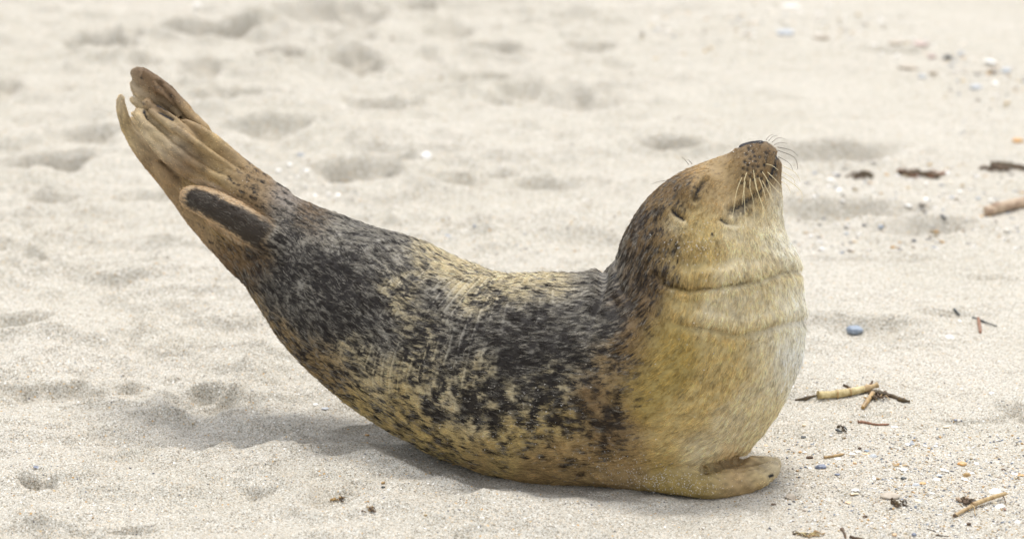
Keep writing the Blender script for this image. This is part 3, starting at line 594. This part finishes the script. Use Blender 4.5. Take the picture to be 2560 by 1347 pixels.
def stuck_grains():
    P = []; g = np.random.default_rng(5)
    for (cu, cv, su, sv, n) in [(1660, 1205, 70, 16, 300), (1745, 1228, 30, 10, 60), (1735, 615, 40, 28, 110), (1330, 1020, 90, 50, 90), (1120, 1000, 120, 60, 40), (1800, 690, 90, 30, 40), (1500, 1140, 60, 30, 60), (1870, 390, 26, 22, 14), (1700, 880, 120, 80, 26), (560, 470, 50, 20, 24), (1240, 1110, 70, 30, 40), (1560, 1165, 60, 22, 110)]:
        for _ in range(n):
            p = hit(cu + g.normal() * su, cv + g.normal() * sv)
            if p is not None: P.append(p + (0, -.004, .002))
    P = np.array(P); n = len(P); c = GCOL[g.choice([0, 1, 2, 8, 8], n)]
    return tag(link('stuck_sand_grains', bits_mesh('stuck_sand_grains', P, g.uniform(.0005, .0011, n), np.ones(n) * .8, c, 6), GRIT, seal), kind='stuff')
stuck_grains()
def grit():
    g = np.random.default_rng(9); UV = []
    for (u0, u1, v0, v1, n) in [(1900, 2560, 1070, 1347, 1900), (2150, 2560, 1150, 1330, 900), (0, 1900, 900, 1347, 1500), (0, 2560, 500, 1000, 1400), (1950, 2560, 380, 620, 700), (2350, 2560, 140, 340, 220), (1650, 2400, 60, 200, 120), (680, 900, 395, 520, 130), (1050, 1300, 520, 660, 60), (0, 1900, 0, 520, 500), (800, 1300, 1120, 1300, 260), (2100, 2500, 940, 1100, 200)]:
        UV.append(np.column_stack([g.uniform(u0, u1, n), g.uniform(v0, v1, n)]))
    UV = np.concatenate(UV); P = on_ground(UV[:, 0], UV[:, 1]); n = len(P)
    P[:, 2] = gz(P[:, 0], P[:, 1]); size = g.uniform(.0009, .0021, n) * np.where(UV[:, 1] < 620, 1.7, 1) * np.where(g.random(n) < .10, 1.7, 1)
    flat = g.uniform(.25, .8, n); P[:, 2] += .2 * size * flat
    m = 1150; U2 = np.column_stack([np.where(g.random(m) < .75, g.uniform(1960, 2560, m), g.uniform(2100, 2560, m)), g.uniform(1085, 1345, m)]); m2 = 260; U3 = np.column_stack([g.uniform(1600, 2560, m2), 70 + 90 * g.normal(0, .35, m2) + np.linspace(0, 0, m2)]); U3[:, 1] += sstep(2150, 2560, U3[:, 0]) * 150; U4 = np.column_stack([g.uniform(1980, 2560, 150), g.uniform(400, 620, 150)])
    U2 = np.concatenate([U2, U3, U4]); P2 = on_ground(U2[:, 0], U2[:, 1]); P2[:, 2] = gz(P2[:, 0], P2[:, 1]); z2 = g.uniform(.0019, .0042, len(P2)) ** 1.0 * np.where(U2[:, 1] < 620, 2.6, 1.0); P = np.concatenate([P, P2]); size = np.concatenate([size, z2]); flat = np.concatenate([flat, g.uniform(.2, .6, len(P2))]); n = len(P)
    return tag(link('shell_grit', bits_mesh('shell_grit', P, size, flat, GCOL[g.integers(0, len(GCOL), n)] * g.uniform(.75, 1.1, (n, 1)), 10), GRIT), 'fine shell grit and coarse grains strewn over the sand', kind='stuff')
grit()

# ------------------------------------------------------------------ shells, pebbles and driftwood
def px_size(p): return PXM * float((p - CAM) @ FWD) / DIST
ICO = None
def ico():
    global ICO
    if ICO is None:
        import bmesh
        b = bmesh.new(); bmesh.ops.create_icosphere(b, subdivisions=3, radius=1)
        ICO = (np.array([v.co[:] for v in b.verts]), [tuple(v.index for v in f.verts) for f in b.faces]); b.free()
    return ICO
def to_mesh(name, V, F, smooth=True):
    me = bpy.data.meshes.new(name); me.from_pydata([tuple(map(float, v)) for v in V], [], F); me.polygons.foreach_set('use_smooth', [smooth] * len(me.polygons)); me.update(); return me
def pebble_mesh(name, w, d, h, seed, rough=.16):
    V, F = ico(); n = fbm(V[:, 0] * 1.3 + seed, V[:, 1] * 1.3, V[:, 2] * 1.3, seed, 3); V = V * (1 + rough * n)[:, None]
    return to_mesh(name, V * (w / 2, d / 2, h / 2), F)
def shell_mesh(name, w, d, h, seed, ribs=14, keep=1.0):
    """a domed, ribbed bivalve half with real thickness; keep < 1 leaves a broken fan of it"""
    g = np.random.default_rng(seed); nr, na = 9, 40; V = []
    span = 2 * math.pi * keep; a0 = g.uniform(0, 6.28)
    for layer in (0, 1):
        for i in range(nr):
            r = i / (nr - 1)
            for j in range(na):
                a = a0 + span * j / (na - 1) if keep < 1 else 2 * math.pi * j / na
                rr = r * (1 + (0.05 * math.sin(ribs * a) if i > 1 else 0)) * (1 + .10 * math.sin(2 * a + seed) + (.16 * noise(a * 3.1, seed * 1.7, 0.0, 3) if keep < 1 and i == nr - 1 else 0))
                z = (1 - rr ** 2.2) * (1 + .03 * math.sin(ribs * a) * r) - (0.10 if layer else 0)
                V.append((rr * math.cos(a) * w / 2 + (1 - r) * w * .08, rr * math.sin(a) * d / 2, z * h))
    F = []; M = nr * na; last = na if keep >= 1 else na - 1
    for i in range(nr - 1):
        for j in range(last):
            k = (j + 1) % na; q = (i * na + j, i * na + k, (i + 1) * na + k, (i + 1) * na + j)
            F.append(q[::-1]); F.append(tuple(M + x for x in q))
    for j in range(last):
        k = (j + 1) % na; i = nr - 1; F.append((i * na + j, i * na + k, M + i * na + k, M + i * na + j))
    if keep < 1:
        for j in (0, na - 1):
            for i in range(nr - 1): F.append((i * na + j, (i + 1) * na + j, M + (i + 1) * na + j, M + i * na + j))
    me = to_mesh(name, V, F); return me
def shard_mesh(name, w, d, h, seed):
    """a broken, slightly curved flake with a jagged edge"""
    g = np.random.default_rng(seed); n = 11; a = np.sort(np.linspace(0, 2 * np.pi, n, endpoint=False) + g.uniform(-.22, .22, n)); r = g.uniform(.62, 1.12, n); V = []
    for layer in (0, 1):
        for q in (1.0, .55):
            for i in range(n):
                x, y = r[i] * q * math.cos(a[i]), r[i] * q * math.sin(a[i]); z = .8 * (1 - .8 * (x * x + .5 * y * y)) + .18 * math.sin(3 * x + seed) - (.42 if layer else 0)
                V.append((x * w / 2, y * d / 2, z * h / 2 + h * .25))
        V.append((0, 0, (.8 - (.42 if layer else 0)) * h / 2 + h * .25))
    F = []; M = 2 * n + 1
    for i in range(n):
        k = (i + 1) % n
        F += [(i, k, n + k, n + i), (n + i, n + k, 2 * n), (M + k, M + i, M + n + i, M + n + k), (M + n + k, M + n + i, M + 2 * n), (k, i, M + i, M + k)]
    return to_mesh(name, V, F, False)
MATS = {
 'white': stone_material('white_shell', (.84, .82, .78), (.72, .68, .60), 160, .45, .25), 'cream': stone_material('cream_shell', (.78, .70, .54), (.62, .50, .32), 140, .5, .25),
 'grey': stone_material('grey_shell', (.52, .53, .53), (.34, .36, .38), 150, .5), 'blue': stone_material('blue_stone', (.17, .21, .27), (.32, .37, .43), 90, .45, .2), 'navy': stone_material('dark_blue_shell', (.06, .075, .12), (.24, .26, .32), 130, .35),
 'orange': stone_material('orange_shell', (.62, .27, .06), (.52, .36, .16), 120, .4), 'peach': stone_material('peach_shell', (.74, .52, .32), (.62, .40, .22), 120, .5), 'amber': stone_material('amber_shell', (.44, .28, .10), (.24, .15, .06), 130, .4),
 'black': stone_material('black_shell', (.018, .024, .024), (.06, .065, .06), 130, .35), 'brown': stone_material('brown_bark', (.14, .085, .045), (.055, .035, .022), 170, .8, .6), 'tan': stone_material('tan_stone', (.50, .43, .34), (.36, .30, .23), 90, .7),
 'pink': stone_material('pink_stone', (.56, .42, .36), (.44, .34, .30), 80, .7), 'reed': stone_material('dry_reed', (.52, .38, .19), (.26, .16, .07), 110, .7, .7), 'reed2': stone_material('yellow_reed', (.60, .49, .25), (.30, .21, .07), 80, .6, .6),
 'rust': stone_material('rust_twig', (.30, .14, .075), (.17, .09, .05), 120, .7), 'drift': stone_material('driftwood', (.50, .38, .26), (.26, .17, .11), 70, .8, .8), 'weed': stone_material('dried_weed', (.115, .075, .030), (.05, .035, .018), 140, .75, .6)}
def land(u, v, lift=0.0):
    d = ray(u, v); t0 = (0.09 - CAM[2]) / d[2]; t1 = (-0.09 - CAM[2]) / d[2]; t = np.linspace(t0, t1, 600); q = CAM + t[:, None] * d
    i = int(np.argmax(q[:, 2] < gz(q[:, 0], q[:, 1]) + lift)); return q[i]
def settle(o, u, v, lift, rz=0, tilt=0.0):
    p = land(u, v)
    o.location = (p[0], p[1], float(gz(p[0], p[1])) + lift); o.rotation_euler = (tilt, tilt * .6, rz)
    return p
# u, v, width, height seen, form, material, label
SMALL = """2136 831 44 30 p blue|smooth blue grey pebble lying in a hollow beyond the seal's chest
2052 1170 28 17 p navy|dark blue shell lump lying nearest the tip of the fore flipper
2025 1171 12 7 s white|small white flake just beside the dark blue shell lump
2094 1186 14 6 p navy|tiny dark blue chip lying apart on bare sand
2010 1093 20 7 s black|flat black shell shard lying beside the chest above the flipper
1915 1114 13 7 s peach|small orange flake lying against the foot of the chest
2182 1142 24 13 d grey|domed grey white shell half at the end of the row of white flakes
2131 1135 20 7 s white|thin white flake lying in front of the longer white flake pair
2144 1130 18 6 s white|thin white flake touching the dark brown seed
2149 1122 9 9 p brown|dark brown seed on the white flakes
2167 1127 19 4 s blue|thin blue grey sliver behind the grey domed shell
2165 1135 20 6 s peach|flat peach flake against the grey domed shell
2095 1148 21 8 s white|white curved flake in front of the small rust sliver
2012 1133 12 9 p white|round white bead like pebble beside an orange one
2000 1131 9 8 p orange|small round orange pebble touching the white bead like pebble
2024 1146 18 13 p brown|crumbly brown clot of bark between flipper and white flakes
2137 1159 11 10 p peach|round peach pebble alone below the white flake row
2193 1198 9 9 p amber|small amber pebble touching a white chip
2186 1197 13 8 s white|white chip touching the small amber pebble
2138 1226 24 10 s white|upper one of two stacked white flakes near the flat tan stone
2136 1235 27 8 s cream|lower cream one of two stacked flakes near the flat tan stone
2225 1243 46 19 p tan|flat tan stone with a dark shadow beneath
2120 1257 19 10 s peach|pinkish white flake with a dark edge below the stacked flakes
1934 1261 15 9 s brown|curled brown leaf scrap below the fore flipper
1976 1243 30 14 d tan|sand coloured shell half hidden by sand beside the brown leaf scrap
2163 1293 12 11 p brown|small twisted brown seed husk on bare sand
2269 1112 15 10 s white|white flake leaning on a grey shell far behind the flat tan stone
2279 1110 16 9 d grey|small grey shell with a white flake leaning on it
2312 1115 13 9 s white|first lone white chip between grey shell and orange stone
2339 1116 13 8 s white|second lone white chip nearer the orange stone
2405 1161 24 13 p orange|bright orange brown stone
2441 1160 17 9 s white|white chip with a dark foot beside the bright orange stone
2417 1188 24 14 d amber|brown striped shell half with a white flake on it
2431 1184 16 9 s white|white flake on the brown striped shell
2412 1201 17 16 s white|pointed white shard standing below the brown striped shell
2258 1175 25 14 s white|jagged star shaped white fragment between two amber flakes
2240 1164 15 7 s amber|amber flake on the near end of the star shaped fragment
2262 1164 15 7 s amber|amber flake on the far end of the star shaped fragment
2259 1196 15 8 p black|small black stone below the star shaped fragment
2359 1177 28 11 s white|long white shell fragment with a pointed end
2349 1189 20 6 s grey|grey sliver under the long white fragment
2343 1199 25 6 s white|slim white splinter under the grey sliver
2306 1209 21 12 s orange|orange flake lying over a grey shell
2290 1213 23 11 d grey|grey shell partly under the orange flake
2487 1229 36 16 d white|large white domed shell behind the peeled reed
2476 1242 18 7 s white|white flake between domed shell and peeled reed
2500 1266 28 10 d white|white oval shell in front of the peeled reed
2486 1257 14 7 p cream|yellowish pebble between oval shell and peeled reed
2512 1274 6 10 s rust|tiny dark red chip at the end of the oval shell
2543 1306 17 10 d white|white oval shell alone in the near sand
2535 1185 20 8 s white|white flake touching an amber one at the edge of the picture
2553 1189 18 9 s orange|amber flake touching a white one at the edge of the picture
2508 1175 17 8 s brown|dark brown bark chip on bare sand behind the domed shell
2331 1234 15 8 s white|bluish white chip in the brown crumbs
2294 1254 20 15 s cream|cream yellow shell corner beside the flat tan stone
2422 1311 13 10 p brown|dark red brown cube like crumb below the peeled reed
2349 1287 15 6 s white|white chip below the brown crumbs
2285 1338 13 11 p navy|dark bluish pebble at the near edge of the picture
2236 1338 13 9 p peach|peach pebble at the near edge of the picture
2399 805 11 12 s white|white chip standing near the dark wiry twig
2373 843 25 11 d white|white oval shell on smooth sand beyond the reed stem
2478 984 15 10 s white|white chip on the sand far to the side of the reed stem
2010 1064 11 10 p cream|round cream pebble beside the chest
2366 1069 19 12 s cream|cream shell corner halfway between reed stem and orange stone
2389 1052 10 6 p navy|tiny blue pebble near the cream shell corner
2238 1068 24 6 s white|thin white splinter beside the rust coloured sliver
2369 148 24 18 p black|dark round pebble among the far pale stones
1965 86 44 20 p grey|flat grey stone alone on the far smooth sand
1978 18 44 15 s white|pale bluish shell on the farthest sand
2052 96 46 15 p tan|long tan stone next to the flat grey stone
2238 110 40 15 p tan|tan stone touching the pink one in the far row
2302 113 42 15 p pink|pink stone touching a tan one in the far row
2270 172 48 15 p tan|long tan stone below the pink and tan pair
2330 145 22 17 p pink|round pink pebble beside the dark round pebble
2402 138 18 15 p grey|small grey pebble on the other side of the dark round pebble
2332 186 22 17 p tan|round tan pebble below the dark round pebble
2305 195 20 15 p grey|grey pebble touching the long tan stone
2480 182 24 24 p tan|round tan pebble with a white shell over it
2475 160 40 26 s white|broad white shell far off above the round tan pebble
2515 182 26 22 p grey|grey pebble to the outer side of the round tan pebble
2488 212 20 16 s white|white chip below the broad white shell
2440 222 32 20 p grey|grey pebble at the inner end of the far shell patch
2545 355 28 18 p orange|orange pebble alone at the edge of the far sand
2368 433 18 15 s white|white chip beside the middle clump of dried weed
2488 420 19 17 s white|white shell lying on the farther clump of dried weed
2315 500 16 14 s white|white chip in the middle of the bare slope
2382 495 17 10 s blue|pale blue flake on the bare slope
2398 482 15 12 s white|white chip just above the pale blue flake
2098 478 17 14 s white|white chip nearest the muzzle on the far slope
2076 452 20 14 s white|larger white chip just above the one nearest the muzzle
2476 503 13 13 s white|white chip above the end of the driftwood stick
2445 498 14 11 p grey|grey pebble between driftwood stick and pale blue flake
2202 570 14 10 p blue|small blue grey pebble on the slope beside the head
2116 586 12 9 p grey|small grey pebble beside the cheek
1065 390 30 16 d white|bright white oval shell alone on the sand behind the back
752 388 24 8 s blue|blue grey flake above the raised hip
697 428 22 11 s white|white flake lying closest to the raised flippers
724 414 15 12 s white|white flake between the blue grey one and the flippers
766 427 18 10 s white|broad white flake above the hip
822 486 12 12 s white|left one of two white chips standing close above the hip
846 490 16 14 s white|right one of two white chips standing close above the hip
788 490 14 12 s white|white chip half hidden by the edge of the hip
1120 590 18 6 s blue|thin blue sliver behind the hollow of the back
495 15 26 14 s white|white shell on the far sand above the tail flippers
93 1168 24 5 s navy|dark bluish sliver above the dark slit in the sand
789 1012 15 9 s white|small white chip in the shade under the hip
814 1022 22 9 s grey|grey blue flake in the shade under the hip
918 1088 11 7 p orange|tiny orange pebble in the shade of the flank
958 1208 11 9 p amber|amber pebble beside a black grain in front of the flank
958 1218 10 6 p black|black grain under the amber pebble
972 1225 8 7 s white|white speck beside the black grain"""
for k, line in enumerate(SMALL.splitlines()):
    spec, label = line.split('|'); u, v, w, h, form, mat = spec.split(); u, v, w, h = map(float, (u, v, w, h))
    p = on_ground(u, v); m = px_size(p); W = w * m; g = np.random.default_rng(100 + k)
    if form == 'p':
        Hh = h * m * .75; D = min(max(W * .85, h * m), W * 1.1); me = pebble_mesh('pebble', W, D, Hh, 3 + k); o = link('pebble', me, MATS[mat]); settle(o, u, v, Hh * .24, g.uniform(-.5, .5))
        tag(o, label, 'pebble')
    elif form == 'd':
        Hh = h * m * .62; me = shell_mesh('shell', W, W * .82, Hh, 5 + k); o = link('shell', me, MATS[mat]); settle(o, u, v, -Hh * .06, g.uniform(-.6, .6), g.uniform(-.06, .12)); tag(o, label, 'shell')
    else:
        Hh = max(.0018, h * m * .5); D = max(h * m * 1.4, W * .55); me = shard_mesh('shell_fragment', W, D, Hh, 7 + k); o = link('shell_fragment', me, MATS[mat]); settle(o, u, v, 0, g.uniform(-.4, .4), g.uniform(.05, .30)); tag(o, label, 'shell fragment')
def path_on_sand(pts, lift):
    return [land(u, v, l) for (u, v), l in zip(pts, lift)]
def twig(name, pts, r, mat, parent=None, lift=None, n=18, nodes=0.12, seed=0, taper=.55):
    lift = lift or [r * PXM * .7] * len(pts); P = path_on_sand(pts, lift); C = catmull(P, n); m = px_size(P[0]); g = np.random.default_rng(seed)
    R = r * m * np.linspace(1, taper, n) * (1 + nodes * np.sin(np.linspace(0, 9, n) + seed) * .4 + g.normal(0, nodes * .35, n))
    base = C[0].copy(); me = tube_mesh(name, C - (base if parent is None else np.array(parent.location)), np.abs(R), 8); o = link(name, me, MATS[mat] if isinstance(mat, str) else mat, parent)
    if parent is None: o.location = base
    return o
def root(name, u, v, label, cat):
    o = bpy.data.objects.new(name, None); col.objects.link(o); o.location = land(u, v); return tag(o, label, cat)
r_ = root('reed_stem', 2120, 990, 'thick yellow reed stem with ring joints and a split brown end', 'reed')
twig('stalk', [(2045, 987), (2085, 985), (2130, 978), (2160, 972)], 11, 'reed2', r_, [.006] * 4, 24, .16, 3, .85)
for (a, b) in (((2092, 985), (2096, 985)), ((2121, 980), (2125, 979))): twig('joint', [a, b], 11.8, 'amber', r_, [.006] * 2, 4, 0, 1, 1)
twig('split_end', [(2156, 974), (2175, 968), (2194, 962)], 9, 'reed', r_, [.007, .008, .010], 10, .3, 5, .7); twig('split_end', [(2168, 968), (2178, 958), (2181, 952)], 4, 'brown', r_, [.008, .010, .012], 8, .3, 6, .5)
tag(twig('twig', [(2182, 982), (2170, 1000), (2157, 1019)], 6.5, 'amber', seed=8, lift=[.006, .004, .003], taper=.8), 'short orange twig poking out from under the yellow reed stem', 'twig')
tag(twig('twig', [(2196, 984), (2225, 988), (2250, 998), (2274, 1003)], 7, 'weed', seed=9, nodes=.6), 'knobbly dark twig trailing off the split end of the yellow reed', 'twig')
tag(twig('twig', [(1988, 999), (2012, 996), (2030, 990), (2048, 986)], 4.5, 'weed', seed=10, nodes=.7), 'dark wiry weed strand at the pale end of the yellow reed', 'twig')
tag(twig('twig', [(2108, 962), (2120, 967), (2132, 973)], 4, 'brown', seed=11, nodes=.5), 'short dark stick lying just behind the yellow reed', 'twig')
tag(twig('twig', [(2086, 980), (2100, 976), (2114, 978)], 3.5, 'black', seed=12, nodes=.4), 'thin black sliver touching the back of the yellow reed', 'twig')
tag(twig('twig', [(2145, 1054), (2170, 1057), (2195, 1061), (2223, 1060)], 4, 'rust', seed=13, nodes=.5), 'rust coloured sliver on bare sand in front of the yellow reed', 'twig')
tag(twig('twig', [(2060, 1143), (2085, 1139), (2110, 1134)], 4.5, 'amber', seed=14, nodes=.3), 'slim amber wood sliver beside the dark blue shell lump', 'twig')
r_ = root('peeled_reed', 2450, 1262, 'peeled pale reed lying slantwise among white shells', 'reed')
twig('stalk', [(2430, 1262), (2460, 1250), (2490, 1240), (2513, 1233)], 6.5, 'reed', r_, [.006, .007, .008, .009], 18, .06, 15, .8)
twig('thin_end', [(2388, 1287), (2410, 1275), (2434, 1262)], 4.0, 'reed', r_, [.003, .004, .006], 12, .08, 16, 1.2)
twig('peel_strip', [(2428, 1261), (2435, 1266), (2437, 1280), (2439, 1289)], 1.6, 'reed', r_, [.009, .010, .005, .002], 10, .2, 17, .7)
twig('peel_strip', [(2508, 1238), (2511, 1246), (2514, 1257)], 1.6, 'brown', r_, [.009, .006, .002], 8, .2, 18, .7)
twig('tip_knot', [(2385, 1288), (2391, 1286)], 4.4, 'brown', r_, [.003, .003], 4, 0, 2, .9)
r_ = root('driftwood_stick', 2510, 525, 'thick pale driftwood stick with a broken pinkish end', 'driftwood')
twig('stick', [(2482, 522), (2510, 516), (2545, 508), (2600, 500)], 14, 'drift', r_, [.010] * 4, 20, .12, 19, .95)
twig('broken_end', [(2462, 529), (2474, 527), (2486, 524)], 12, 'drift', r_, [.009] * 3, 8, .35, 20, 1.1)
twig('knot', [(2490, 514), (2494, 506)], 6, 'brown', r_, [.016, .020], 4, .1, 21, .6)
tag(twig('twig', [(2446, 795), (2449, 815), (2451, 831)], 4.5, 'rust', seed=22, nodes=.2, taper=.9), 'short rust red twig crossing a dark wiry one', 'twig')
tag(twig('twig', [(2432, 793), (2455, 802), (2492, 815)], 3, 'black', seed=23, nodes=.5), 'dark wiry twig crossed by the rust red one', 'twig')
tag(twig('twig', [(2385, 772), (2392, 780), (2398, 787)], 4, 'black', seed=24, nodes=.3), 'tiny black stick above the white chip', 'twig')
tag(twig('twig', [(2340, 1337), (2355, 1338), (2372, 1340)], 1.8, 'brown', seed=25, nodes=.2), 'thin dark stem at the near edge of the sand', 'twig')
tag(twig('twig', [(2318, 1322), (2330, 1325), (2340, 1329)], 1.8, 'weed', seed=26, nodes=.2), 'short thin stem above the dark one at the near edge', 'twig')
tag(twig('twig', [(2105, 1322), (2112, 1334), (2114, 1345)], 4, 'brown', seed=27, nodes=.5), 'forked brown root scrap at the near edge of the sand', 'twig')
tag(twig('twig', [(2125, 1340), (2140, 1345), (2160, 1347)], 5, 'brown', seed=28, nodes=.5), 'brown bark strip lying flat beside the forked root scrap', 'twig')
def weed_clump(u, v, w, h, label, seed, mats=('weed', 'brown'), n=11, r=4.5):
    o = root('weed_clump', u, v, label, 'dried weed'); g = np.random.default_rng(seed)
    for i in range(n):
        a = u + g.uniform(-.5, .35) * w; b = v + g.uniform(-.35, .4) * h; l = w * g.uniform(.2, .45)
        twig('strand', [(a, b), (a + l * .35, b + g.uniform(-.3, .2) * h), (a + l * .7, b + g.uniform(-.2, .3) * h), (a + l, b + g.uniform(-.1, .35) * h)], r * g.uniform(.6, 1.2), mats[i % len(mats)], o, [g.uniform(0, .35) * h * PXM + .001 for _ in range(4)], 10, .5, int(seed + i), .5)
weed_clump(2185, 984, 70, 26, 'tangle of brown rootlets round the split end of the yellow reed', 480, ('brown', 'weed', 'amber'), 12, 3)
weed_clump(2142, 437, 66, 16, 'small dark clump of dried weed nearest the muzzle', 300)
weed_clump(2292, 430, 100, 24, 'middle brown clump of dried weed beside a white chip', 320, ('brown', 'rust', 'weed'), 15, 6)
weed_clump(2500, 414, 110, 20, 'long dark clump of dried weed with a white shell on it', 340, ('weed', 'brown'), 14, 5.5)
weed_clump(2415, 1249, 46, 15, 'brown crumpled weed tucked behind the peeled reed', 360, ('brown', 'drift', 'weed'), 12, 4)
weed_clump(2012, 1334, 66, 14, 'straw coloured tuft of dried grass at the near edge', 380, ('reed2', 'reed', 'weed'), 14, 2.2)
weed_clump(2246, 1256, 40, 20, 'dark crumbly weed in the shade of the flat tan stone', 400, ('weed', 'brown'), 10, 3.5)
weed_clump(2096, 1072, 34, 16, 'dark little weed tangle beside the rust coloured sliver', 420, ('weed', 'black'), 7, 2.6)
weed_clump(842, 1246, 34, 14, 'small brown weed crumb in the sand before the flank', 440, ('brown', 'amber'), 8, 2.4)
weed_clump(920, 1272, 34, 16, 'amber brown weed crumb nearer than its twin before the flank', 460, ('brown', 'amber'), 8, 2.6)
